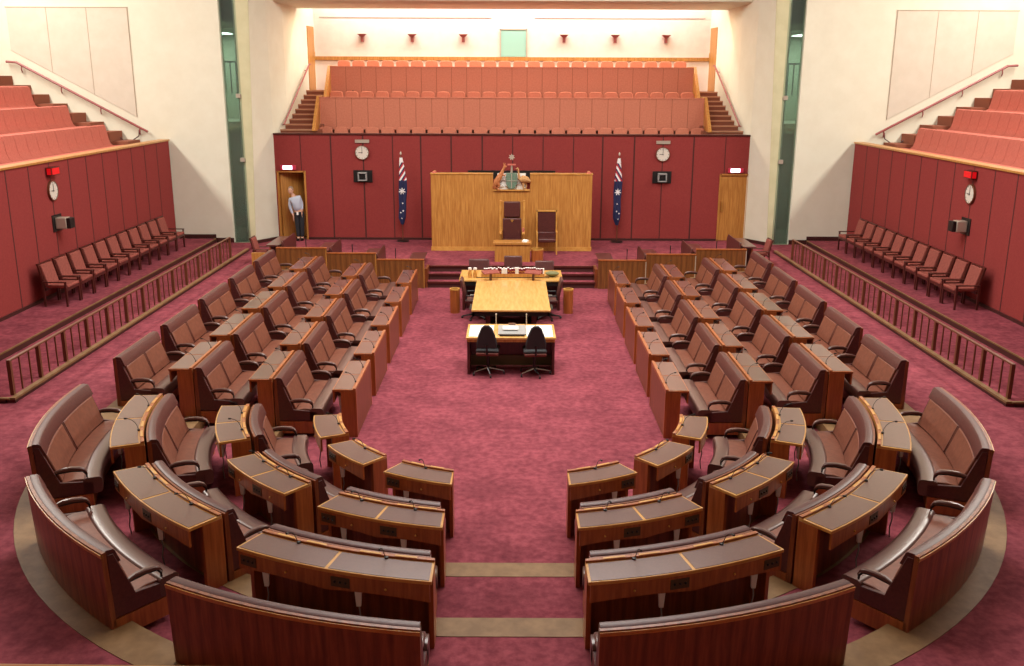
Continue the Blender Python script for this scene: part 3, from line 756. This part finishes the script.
for x in (-.29, .29):
    MB().box(x-.025, x+.025, -.3, .1, .62, .66).build('armrest', 'goldwood', t)
    for y in (-.28, .16): MB().box(x-.018, x+.018, y-.018, y+.018, 0, .62).build('leg', 'goldwood', t)
t = thing('raised_desk', 'small boxy honey timber desk in front of the ceremonial chair', 'desk', (.03, 26.85, L3))
MB().box(-.54, .54, -.25, .25, .49, .56).build('desk_top', 'honey', t, bevel=.006)
MB().box(-.5, .5, -.22, -.18, 0, .49).build('front_panel', 'honey', t)
for x in (-.5, .46): MB().box(x, x+.04, -.18, .22, 0, .49).build('side_panel', 'honey', t)
q = MB().hull([(.3, 26.72, 1.061), (.44, 26.70, 1.061), (.5, 26.86, 1.061), (.34, 26.9, 1.061)], [(.31, 26.73, 1.10), (.42, 26.72, 1.085), (.48, 26.85, 1.10), (.35, 26.88, 1.12)])
tag(q.build('paper_stack', 'white'), 'crumpled white papers on the right of the raised timber desk', 'papers')
q = MB().box(.36, .39, 27.33, 27.36, 1.245, 1.38)
tag(MB().lathe([(.03, 0), (.034, .06), (.03, .12)], (.345, 27.4, 1.24), 10).build('drinking_glass', 'salmon'), 'small pink glass on the arm of the ceremonial chair', 'glass')
def bin_(x, y, z, lab, h=.52, r=.17):
    t = thing('waste_bin', lab, 'bin', (x, y, z), 0, 'round timber waste bins')
    MB().lathe([(r, 0), (r, h), (r-.02, h), (r-.025, .03), (.001, .03)], (0, 0, 0), 24).build('body', 'deskwood', t)
    MB().lathe([(r+.006, h-.03), (r+.006, h+.006), (r-.025, h+.006), (r-.025, h-.03)], (0, 0, 0), 24).build('rim', 'goldwood', t)
bin_(-1.37, 22.58, 0, 'round timber waste bin left of the big pale table', .6, .12)
bin_(1.39, 22.58, 0, 'round timber waste bin right of the big pale table', .6, .12)
bin_(.74, 26.75, L3, 'round timber waste bin beside the raised desk on the dais', .36, .17)

# ------------------------------------------------------------------ central table
t = thing('central_table', 'large pale timber T-shaped table in the middle of the chamber', 'table', (0, 21.8, 0))
MB().box(-.84, .84, -2.2, .9, .74, .78).build('table_top', 'pale', t, bevel=.005)
MB().box(-1.27, 1.27, .92, 2.2, .74, .78).build('cross_top', 'pale', t, bevel=.005)
MB().box(-.82, .82, -2.17, -2.13, .64, .74).box(-.82, -.78, -2.17, .9, .64, .74).box(.78, .82, -2.17, .9, .64, .74).box(-1.25, 1.25, .94, .98, .64, .74).build('apron', 'dark', t)
for x in (-.5, .5):
    MB().box(x-.05, x+.05, -1.7, .4, 0, .64).build('pedestal', 'redframe', t)
MB().box(-1.2, -1.14, 1.0, 2.1, 0, .74).build('side_panel', 'redframe', t); MB().box(1.14, 1.2, 1.0, 2.1, 0, .74).build('side_panel', 'redframe', t)
MB().box(-1.15, 1.15, 1.5, 1.54, .1, .74).build('modesty_panel', 'redframe', t)
MB().box(-1.0, -.86, .3, .85, .18, .2).box(-1.0, -.86, .3, .85, .42, .44).box(.86, 1.0, .3, .85, .18, .2).box(.86, 1.0, .3, .85, .42, .44).build('shelf', 'silver', t)
# book trough
t = thing('book_trough', 'long low timber book trough across the pale table', 'book trough', (.04, 23.1, .78))
MB().box(-.78, .78, -.09, -.07, 0, .10).box(-.78, .78, .12, .14, 0, .14).box(-.78, .78, -.09, .14, 0, .012).build('trough', 'honey', t)
MB().box(-.9, .9, -.10, -.09, 0, .015).build('foot_strip', 'dark', t)
x = -.72; k = 0
while x < .76:
    w = random.choice((.035, .04, .045, .05)); white = 0.30 < (k % 13)/13 < .36 or (-.28 < x < -.18) or (.04 < x < .12)
    h = random.uniform(.20, .235)
    cov = 'white' if white else 'bookred'
    tt = thing('book', ('white-covered volume' if white else 'maroon bound volume')+' standing in the book trough on the pale table', 'book', (x+w/2+.04, 23.11, .792), 0, 'white volumes in the trough' if white else 'maroon volumes in the trough')
    MB().box(-w/2, w/2, -.08, -.075, 0, h).box(-w/2, -w/2+.003, -.08, .08, 0, h).box(w/2-.003, w/2, -.08, .08, 0, h).build('cover', cov, tt)
    MB().box(-w/2+.003, w/2-.003, -.075, .075, .005, h-.006).build('pages', 'white', tt)
    if not white: MB().box(-w/2+.006, w/2-.006, -.083, -.08, h*.62, h*.70).build('spine_label', 'gold', tt)
    x += w+.004; k += 1
for sx, nm in ((-1, 'left'), (1, 'right')):
    t = thing('despatch_stand', 'sloping pinkish leather reading stand on a short post, %s side of the pale table' % nm, 'stand', (.52*sx+.02, 22.72, .78), rad(24)*-sx)
    MB().box(-.02, .02, -.03, .03, 0, .19).build('post', 'redframe', t)
    MB().hull([(-.21, -.09, .17), (.21, -.09, .17), (.21, .09, .22), (-.21, .09, .22)], [(-.21, -.09, .19), (.21, -.09, .19), (.21, .09, .24), (-.21, .09, .24)]).build('slope', 'chairred', t)
for i, x in enumerate((-1.02, -.89)):
    t = thing('water_jug', 'small glass jug with white top at the left end of the pale table, %s one' % ['outer', 'inner'][i], 'jug', (x, 23.05, .78), 0, 'glass jugs')
    MB().lathe([(.035, 0), (.05, .02), (.05, .12), (.035, .17), (.04, .19)], (0, 0, 0), 14).build('body', 'goldwood', t)
    MB().lathe([(.04, .19), (.045, .2), (.045, .24), (.02, .25)], (0, 0, 0), 14).build('lid', 'white', t)
t = thing('oval_bowl', 'dull green oval covered bowl at the right end of the pale table', 'bowl', (1.02, 23.2, .78))
MB().lathe([(.06, 0), (.10, .02), (.17, .07), (.175, .09), (.12, .12), (.01, .13)], (0, 0, 0), 20).build('bowl', 'greenobj', t)
# clerks' chairs behind the table
def clerk_chair(x, y, lab, rz=0, z=0, top=.98, w=.24):
    t = thing('swivel_chair', lab, 'chair', (x, y, z), rz, 'maroon swivel chairs')
    MB().hull([(-w, .18, .5), (w, .18, .5), (w, .25, .5), (-w, .25, .5)], [(-w, .28, top), (w, .28, top), (w, .35, top), (-w, .35, top)]).build('backrest', 'maroon', t, bevel=.03)
    MB().box(-.24, .24, -.24, .22, .42, .5).build('seat', 'maroon', t, bevel=.03)
    MB().tube([(0, 0, .08), (0, 0, .42)], .03, 8).build('column', 'dark', t)
    for k in range(5):
        a = 2*PI*k/5+.3; l = MB().tube([(0, 0, .11), (.3*math.cos(a), .3*math.sin(a), .06)], [.025, .015], 6).build('base_arm', 'dark', t)
        MB().ball((.3*math.cos(a), .3*math.sin(a), .03), .03, 8).build('castor', 'dark', l)
    for x2 in (-.27, .27): MB().tube([(x2, .2, .52), (x2, .18, .61), (x2, -.1, .61), (x2*.9, -.1, .5)], .018, 6).build('armrest', 'dark', t)
clerk_chair(.05, 24.55, 'maroon leather swivel chair centred behind the book trough', top=1.0)
clerk_chair(-.85, 24.5, 'maroon leather swivel chair behind the left end of the cross table', top=.92, w=.27)
clerk_chair(.88, 24.5, 'maroon leather swivel chair behind the right end of the cross table', top=.88, w=.25)
clerk_chair(-.86, 22.0, 'dark swivel chair tucked at the left side of the pale table', PI/2, top=.98)
clerk_chair(.88, 22.0, 'dark swivel chair tucked at the right side of the pale table', -PI/2, top=.98)

# ------------------------------------------------------------------ reporters' desk
t = thing('reporters_desk', 'pale-topped reporters desk with dark red front, nearest the camera in the centre', 'desk', (0, 17.98, 0))
MB().box(-.86, .86, -.5, .55, .71, .75).build('desk_top', 'pale', t, bevel=.004)
MB().box(-.84, -.79, -.45, .5, 0, .71).build('side_panel', 'redframe', t); MB().box(.79, .84, -.45, .5, 0, .71).build('side_panel', 'redframe', t)
MB().box(-.79, .79, .1, .13, .24, .71).build('modesty_panel', 'redframe', t)
MB().box(-.79, .79, .05, .13, .04, .24).build('footrest', 'greenobj', t)
MB().box(-.84, .84, -.49, -.47, .66, .71).build('front_edge', 'honey', t)
for x0, x1, nm in ((-.81, -.5, 'left'), (.5, .81, 'right')):
    tag(MB().box(x0, x1, 17.55, 18.42, .751, .757).build('paper_sheet', 'white'), 'white writing sheet at the %s end of the reporters desk' % nm, 'paper')
    tag(MB().box(x0*.62 if x0 < 0 else .30, -.34 if x0 < 0 else .48, 17.56, 18.40, .751, .757).build('paper_sheet', 'white'), 'narrow white sheet partly behind the %s office chair on the reporters desk' % nm, 'paper')
t = thing('recording_console', 'grey recording console with keys in the middle of the reporters desk', 'console', (0.02, 17.98, .75))
MB().hull([(-.27, -.32, 0), (.27, -.32, 0), (.27, .22, 0), (-.27, .22, 0)], [(-.27, -.32, .03), (.27, -.32, .03), (.27, .22, .07), (-.27, .22, .07)]).build('body', 'grey', t, bevel=.006)
MB().box(-.24, .24, -.40, -.33, 0, .03).build('wrist_rest', 'dark', t)
MB().box(-.18, .12, -.15, .12, .055, .075).build('key_block', 'white', t)
t = thing('desk_microphone', 'small brown microphone base at the back of the reporters desk', 'microphone', (0.02, 18.4, .75))
MB().box(-.07, .07, -.04, .04, 0, .05).build('base', 'bronze', t)
for x in (-.30, .31):
    q = MB().tube([(x, 18.5, .75), (x, 18.5, .95)], .01, 6).ball((x, 18.5, .96), .018, 8)
    tag(q.build('thin_microphone', 'silver'), 'slim silver microphone standing at the rear %s of the reporters desk' % ('left' if x < 0 else 'right'), 'microphone')
def office_chair(x, y, lab, rz):
    t = thing('office_chair', lab, 'chair', (x, y, 0), rz, 'charcoal office chairs')
    P = [(-.19, .58), (-.195, .68), (-.16, .84), (-.10, .99), (-.04, 1.04), (.04, 1.04), (.10, .99), (.16, .84), (.195, .68), (.19, .58)]
    f = [(px, -.22-.10*(z-.58)-.0+.25*px*px, z) for px, z in P]; b = [(px, py-.06, z) for px, py, z in f]
    MB().hull(f, b).build('backrest', 'officegrey', t, bevel=.02)
    MB().box(-.22, .22, -.2, .24, .46, .53).build('seat', 'officegrey', t, bevel=.03)
    MB().box(-.21, .21, -.22, .2, .41, .47).build('seat_pan', 'seatbrown', t, bevel=.02)
    MB().tube([(0, -.05, .42), (0, -.24, .45), (0, -.30, .66)], .02, 6).build('back_bar', 'dark', t)
    MB().tube([(0, 0, .1), (0, 0, .42)], .03, 10).build('gas_column', 'dark', t)
    for k in range(5):
        a = 2*PI*k/5-PI/2+.25; e = (.31*math.cos(a), .31*math.sin(a), .07)
        l = MB().tube([(0, 0, .12), e], [.026, .016], 6).build('base_arm', 'chrome', t)
        MB().lathe([(.028, -.015), (.028, .015)], (e[0], e[1], .03), 10, ax='X').build('castor', 'dark', l)
office_chair(-.44, 17.6, 'charcoal office chair pulled up to the left half of the reporters desk', rad(-4))
office_chair(.45, 17.55, 'charcoal office chair pulled up to the right half of the reporters desk', rad(5))

# ------------------------------------------------------------------ clocks, cameras, signs
def clock(loc, rz, lab):
    t = thing('wall_clock', lab, 'clock', loc, rz, 'round wall clocks')      # faces -Y locally
    MB().lathe([(.225, .0), (.225, -.05), (.205, -.055), (.205, -.04), (.001, -.04)][::-1], (0, 0, 0), 32, ax='Y').build('rim', 'bronze', t)
    MB().lathe([(.001, -.041), (.207, -.041), (.207, -.035), (.001, -.035)], (0, 0, 0), 32, ax='Y').build('dial', 'face', t)
    for k in range(12):
        a = PI/6*k; c, s = math.cos(a), math.sin(a); r0, r1, w = .165, .192, .006
        MB().hull([(r0*c-w*s, -.044, r0*s+w*c), (r0*c+w*s, -.044, r0*s-w*c), (r1*c+w*s, -.044, r1*s-w*c), (r1*c-w*s, -.044, r1*s+w*c)],
               [(r0*c-w*s, -.042, r0*s+w*c), (r0*c+w*s, -.042, r0*s-w*c), (r1*c+w*s, -.042, r1*s-w*c), (r1*c-w*s, -.042, r1*s+w*c)]).build('hour_mark', 'dark', t)
    MB().box(-.006, .006, -.05, -.045, -.03, .16).build('minute_hand', 'dark', t)
    MB().box(-.11, .02, -.055, -.05, -.007, .007).build('hour_hand', 'dark', t)
def camera_box(loc, rz, lab, silver):
    t = thing('chamber_camera', lab, 'camera', loc, rz, 'wall cameras')
    MB().box(*((-.22, .22) if silver else (-.3, .3)), -.02, .0, -.19, .19).build('back_plate', 'dark', t)
    if silver:
        MB().box(-.12, .12, -.27, -.02, -.13, .13).build('housing', 'silver', t, bevel=.02)
        MB().box(-.11, .11, -.36, -.27, -.12, .12).build('lens_hood', 'dark', t, bevel=.01)
    else:
        MB().box(-.14, .14, -.2, -.02, .09, .135).box(-.14, .14, -.2, -.02, -.135, -.10).box(-.14, -.105, -.2, -.02, -.10, .09).box(.105, .14, -.2, -.02, -.10, .09).build('housing', 'grey', t, bevel=.012)
        MB().lathe([(.001, -.15), (.085, -.15), (.09, -.02), (.001, -.02)], (0, 0, 0), 20, ax='Y').build('lens', 'dark', t)
clock((-4.72, YB-.01, 3.27), 0, 'round wall clock on the back wall left of the left flag')
clock((4.77, YB-.01, 3.25), 0, 'round wall clock on the back wall right of the right flag')
camera_box((-4.72, YB-.01, 2.53), 0, 'black square camera unit on the back wall below the left clock', False)
camera_box((4.77, YB-.01, 2.53), 0, 'black square camera unit on the back wall below the right clock', False)
for x, nm in ((-4.71, 'left'), (4.77, 'right')):
    tag(MB().box(x-.22, x+.22, YB-.04, YB-.006, 3.57, 3.67).build('name_plate', 'silver'), 'blank pale plate above the %s back wall clock' % nm, 'plate')
for sx, nm in ((-1, 'left'), (1, 'right')):
    clock((10.42*sx, 21.62, 3.04), -PI/2*sx, 'round wall clock on the %s side red wall' % nm)
    camera_box((10.42*sx, 21.68, 2.30), -PI/2*sx, 'silver box camera jutting from the %s side red wall' % nm, True)
    t = thing('lit_sign', 'small glowing red sign above the clock on the %s side wall' % nm, 'sign', (10.40*sx, 21.62, 3.48), 0)
    MB().box(min(0, -.12*sx), max(0, -.12*sx), -.2, .2, -.09, .09).build('case', 'redframe', t)
    MB().box(min(-.12*sx, -.13*sx), max(-.12*sx, -.13*sx), -.17, .17, -.07, .07).box(min(-.02*sx, -.11*sx), max(-.02*sx, -.11*sx), -.206, -.2, -.07, .07).build('lit_face', 'ledred', t)
for x, z, nm in ((-7.07, 2.80, 'left'), (7.1, 2.76, 'right')):
    t = thing('exit_sign', 'glowing pink-white exit sign above the %s rear door' % nm, 'sign', (x, YB-.02, z))
    MB().box(-.24, .24, -.06, 0, -.07, .07).build('case', 'exitred', t)
    MB().box(-.17, .13, -.07, -.06, -.06, .06).build('lit_face', 'exitlit', t)

# ------------------------------------------------------------------ flags
def flag(x, nm, mir):
    t = thing('flag', 'furled dark blue flag with white stars hanging on the %s of the timber screen' % nm, 'flag', (x, YB-.3, L3), 0, 'furled flags')
    MB().tube([(0, 0, .04), (0, 0, 2.72)], .014, 8).build('pole', 'bronze', t)
    MB().lathe([(.001, 0), (.03, .02), (.03, .06), (.001, .12)], (0, 0, 2.72), 10).build('finial', 'silver', t)
    MB().lathe([(.001, 0), (.2, 0), (.2, .02), (.05, .05), (.001, .05)], (0, 0, 0), 20).build('base', 'dark', t)
    nu, nv = 72, 170; H = 2.1; top = 2.64
    def pos(i, j):
        v = j/nv; a = 2*PI*i/nu
        w = .035+.09*min(1, v*3)*(1-.3*v) if v < .9 else (.035+.09*(1-.3*.9))*(1-(v-.9)*6)
        w = max(.02, w)
        r = w*(1+.22*math.sin(3*a+5*v)+.10*math.sin(7*a-9*v))
        return (r*math.cos(a)+.03*mir*math.sin(3*v), r*.7*math.sin(a), top-H*v)
    vs = [pos(i, j) for j in range(nv+1) for i in range(nu)]
    fs = []; ms = []
    stars = [((.02*mir), 1.60, .11, 7), (-.04*mir, .92, .03, 5), (.04*mir, .98, .03, 5), (.03*mir, 1.22, .026, 5), (-.01*mir, .74, .026, 5)]
    for j in range(nv):
        for i in range(nu):
            fs.append((j*nu+i, j*nu+(i+1) % nu, (j+1)*nu+(i+1) % nu, (j+1)*nu+i))
            c = [sum(vs[q][k] for q in fs[-1])/4 for k in range(3)]
            m = 0
            if c[1] < .02:
                if j/nv < .33:      # the union canton folded into diagonal stripes
                    d = (c[0]*mir+ (top-c[2])*.62) % .16
                    m = 2 if d < .05 else (1 if d < .11 else 0)
                    if j/nv < .07: m = 1
                for sxx, sz, r, n in stars:
                    dx, dz = c[0]-sxx, c[2]-sz; rr_ = math.hypot(dx, dz); a = math.atan2(dz, dx)
                    if rr_ < r*(.42+.58*abs(math.cos(n*(a-PI/2)/2))**3): m = 1
            ms.append(m)
    q = MB(); q.v = vs; q.f = fs; q.m = ms
    q.build('cloth', ['flagblue', 'flagwhite', 'flagred'], t)
flag(-3.47, 'left', 1); flag(3.37, 'right', -1)

# ------------------------------------------------------------------ attendant in the doorway
t = thing('person', 'person in a pale shirt and dark trousers leaning out of the left rear doorway', 'person', (-6.76, 30.22, L3))
def skinbody(name, verts, edges, radii, m, parent, root_i=0):
    me = bpy.data.meshes.new(name); me.from_pydata(verts, edges, []); me.materials.append(M[m])
    o = bpy.data.objects.new(name, me); COL.objects.link(o); o.parent = parent
    sk = o.modifiers.new('sk', 'SKIN'); sk.use_smooth_shade = True
    for i, r in enumerate(radii):
        sv = me.skin_vertices[0].data[i]; sv.radius = (r, r) if not isinstance(r, tuple) else r; sv.use_root = (i == root_i)
    s = o.modifiers.new('ss', 'SUBSURF'); s.levels = 1; s.render_levels = 2
    return o
# leaning to the viewer's left; feet near x=0
bv = [(0, 0, .86), (-.02, 0, 1.0), (-.05, -.02, 1.15), (-.09, -.03, 1.30), (-.14, -.04, 1.40), (-.17, -.05, 1.47),       # 0-5 pelvis..neck
      (-.26, -.03, 1.32), (-.27, -.05, 1.08), (-.19, -.08, .86), (-.17, -.09, .80),                                        # 6-9 his right arm, hanging
      (.04, -.02, 1.38), (.10, 0, 1.16), (.10, -.06, .98), (.10, -.07, .92),                                               # 10-13 left arm
      (-.08, 0, .82), (-.07, -.01, .46), (-.06, .0, .09), (-.07, -.12, .03),                                               # 14-17
      (.08, 0, .82), (.07, .0, .46), (.06, .02, .09), (.06, -.10, .03), (-.19, -.07, 1.52)]
be = [(0, 1), (1, 2), (2, 3), (3, 4), (4, 5), (3, 6), (6, 7), (7, 8), (8, 9), (3, 10), (10, 11), (11, 12), (12, 13), (0, 14), (14, 15), (15, 16), (16, 17), (0, 18), (18, 19), (19, 20), (20, 21), (5, 22)]
br = [.13, .12, .13, .15, .09, .05, .055, .042, .032, .028, .055, .042, .032, .028, .085, .062, .045, .04, .085, .062, .045, .04, .05]
body = skinbody('body', bv, be, br, 'skin', t)
skinbody('shirt', [(-.01, 0, .93), bv[2], bv[3], bv[4], bv[6], bv[7], bv[8], bv[10], bv[11], bv[12]], [(0, 1), (1, 2), (2, 3), (2, 4), (4, 5), (5, 6), (2, 7), (7, 8), (8, 9)], [.165, .16, .17, .085, .07, .055, .043, .07, .055, .045], 'shirt', body)
skinbody('trousers', [bv[0], (-.02, 0, .99), bv[14], bv[15], (-.06, 0, .10), bv[18], bv[19], (.06, .02, .10)], [(0, 1), (0, 2), (2, 3), (3, 4), (0, 5), (5, 6), (6, 7)], [.145, .13, .10, .078, .065, .10, .078, .065], 'trousers', body)
for x in (-.07, .06):
    MB().ball((x, -.06, .045), (.05, .14, .045), 10).build('shoe', 'shoe', body)
hc = Vector((-.215, -.08, 1.60))
q = MB().ball(tuple(hc), (.078, .092, .112), 16)
q.ball((hc.x, hc.y-.03, hc.z-.055), (.055, .06, .05), 10)
q.ball((hc.x-.015, hc.y-.095, hc.z-.005), (.012, .02, .022), 8)
for s in (-1, 1): q.ball((hc.x+s*.078, hc.y, hc.z), (.012, .02, .03), 8)
q.build('head', 'skin', body)
MB().ball((hc.x, hc.y+.022, hc.z+.03), (.09, .095, .108), 14).build('hair', 'hair', body)
q = MB()
for s in (-1, 1): q.ball((hc.x+s*.03, hc.y-.085, hc.z+.012), (.012, .008, .007), 8)
q.build('eyes', 'dark', body)
MB().ball((hc.x, hc.y-.088, hc.z-.045), (.022, .008, .005), 8).build('mouth', 'flagred', body)
for hx, hy, hz in (bv[9], bv[13]):
    q = MB().ball((hx, hy, hz-.04), (.022, .035, .05), 10)
    for k in range(4): l = (.075, .085, .08, .065)[k]; q.tube([(hx, hy-.025+.017*k, hz-.075), (hx, hy-.026+.018*k, hz-.075-l*.5), (hx+.012, hy-.026+.018*k, hz-.075-l)], [.009, .008, .006], 6)
    q.tube([(hx, hy-.03, hz-.03), (hx+.01, hy-.055, hz-.06), (hx+.012, hy-.06, hz-.09)], [.01, .009, .007], 6)
    q.build('hand', 'skin', body)
MB().box(-.05, .01, -.165, -.155, .84, .94).build('id_card', 'white', body)

# ------------------------------------------------------------------ the photographer's balcony edge
t = MB().box(-3, 3, -.09, .09, -.03, .03).build('trim_26', 'goldwood', loc=(0, 1.815, 4.17), rotz=rad(-.7), bevel=.01); t['kind'] = 'structure'
struct('wall_front', MB().box(-10.5, 10.5, 1.5, 1.62, 0, 4.1), 'redwall')
struct('floor', MB().box(-10.5, 10.5, -4, 1.5, 3.5, 3.7), 'stair')

# ------------------------------------------------------------------ light
def area(name, loc, rot, sx, sy, power, col=(1, .93, .82)):
    d = bpy.data.lights.new(name, 'AREA'); d.shape = 'RECTANGLE'; d.size = sx; d.size_y = sy; d.energy = power; d.color = col
    o = bpy.data.objects.new(name, d); COL.objects.link(o); o.location = loc; o.rotation_euler = rot
    return o
area('skylight', (0, 18.7, 11.8), (0, 0, 0), 10, 8, 2350, (1, .975, .92))
area('front_skylight', (0, 12, 11.8), (0, 0, 0), 7, 7, 280, (1, .975, .92))
for sx in (-1, 1):
    area('side_cove', (15.5*sx, 22, 10.2), (0, rad(38)*sx, 0), 1.2, 12, 1500, (1, .94, .84))
area('gallery_downlight', (0, 33.0, 7.72), (rad(0), 0, 0), 13, .5, 330, (1, .74, .5))
area('gallery_cove', (0, 34.6, 9.2), (rad(20), 0, 0), 13, .6, 560, (1, .97, .94))
for sx in (-1, 1):
    area('corridor_lamp', (9.6*sx, 31.5, 6.9), (0, 0, 0), 1.2, 1.2, 110, (.85, 1, .92))
    area('corridor_lamp', (9.6*sx, 31.5, 3.85), (0, 0, 0), 1.2, 1.2, 10, (.85, 1, .92))
w = bpy.data.worlds.new('w'); S.world = w; w.use_nodes = True
w.node_tree.nodes['Background'].inputs[0].default_value = (1, .95, .9, 1); w.node_tree.nodes['Background'].inputs[1].default_value = .2


# ------------------------------------------------------------------ camera
cd = bpy.data.cameras.new('camera'); cam = bpy.data.objects.new('camera', cd); COL.objects.link(cam)
cam.location = (0, 0, 5.5)
cd.sensor_width = 36; cd.lens = 950/1024*36; cd.shift_x = 1/1024
R = Matrix.Rotation(rad(90-14.913), 4, 'X') @ Matrix.Rotation(rad(.22), 4, 'Z')
cam.rotation_euler = R.to_euler()
cd.clip_end = 200
S.camera = cam
S.view_settings.view_transform = 'Standard'; S.view_settings.look = 'None'; S.view_settings.gamma = 1
S.view_settings.use_curve_mapping = False
S.view_settings.exposure = 0.0
S.cycles.use_denoising = True
S.cycles.max_bounces = 8
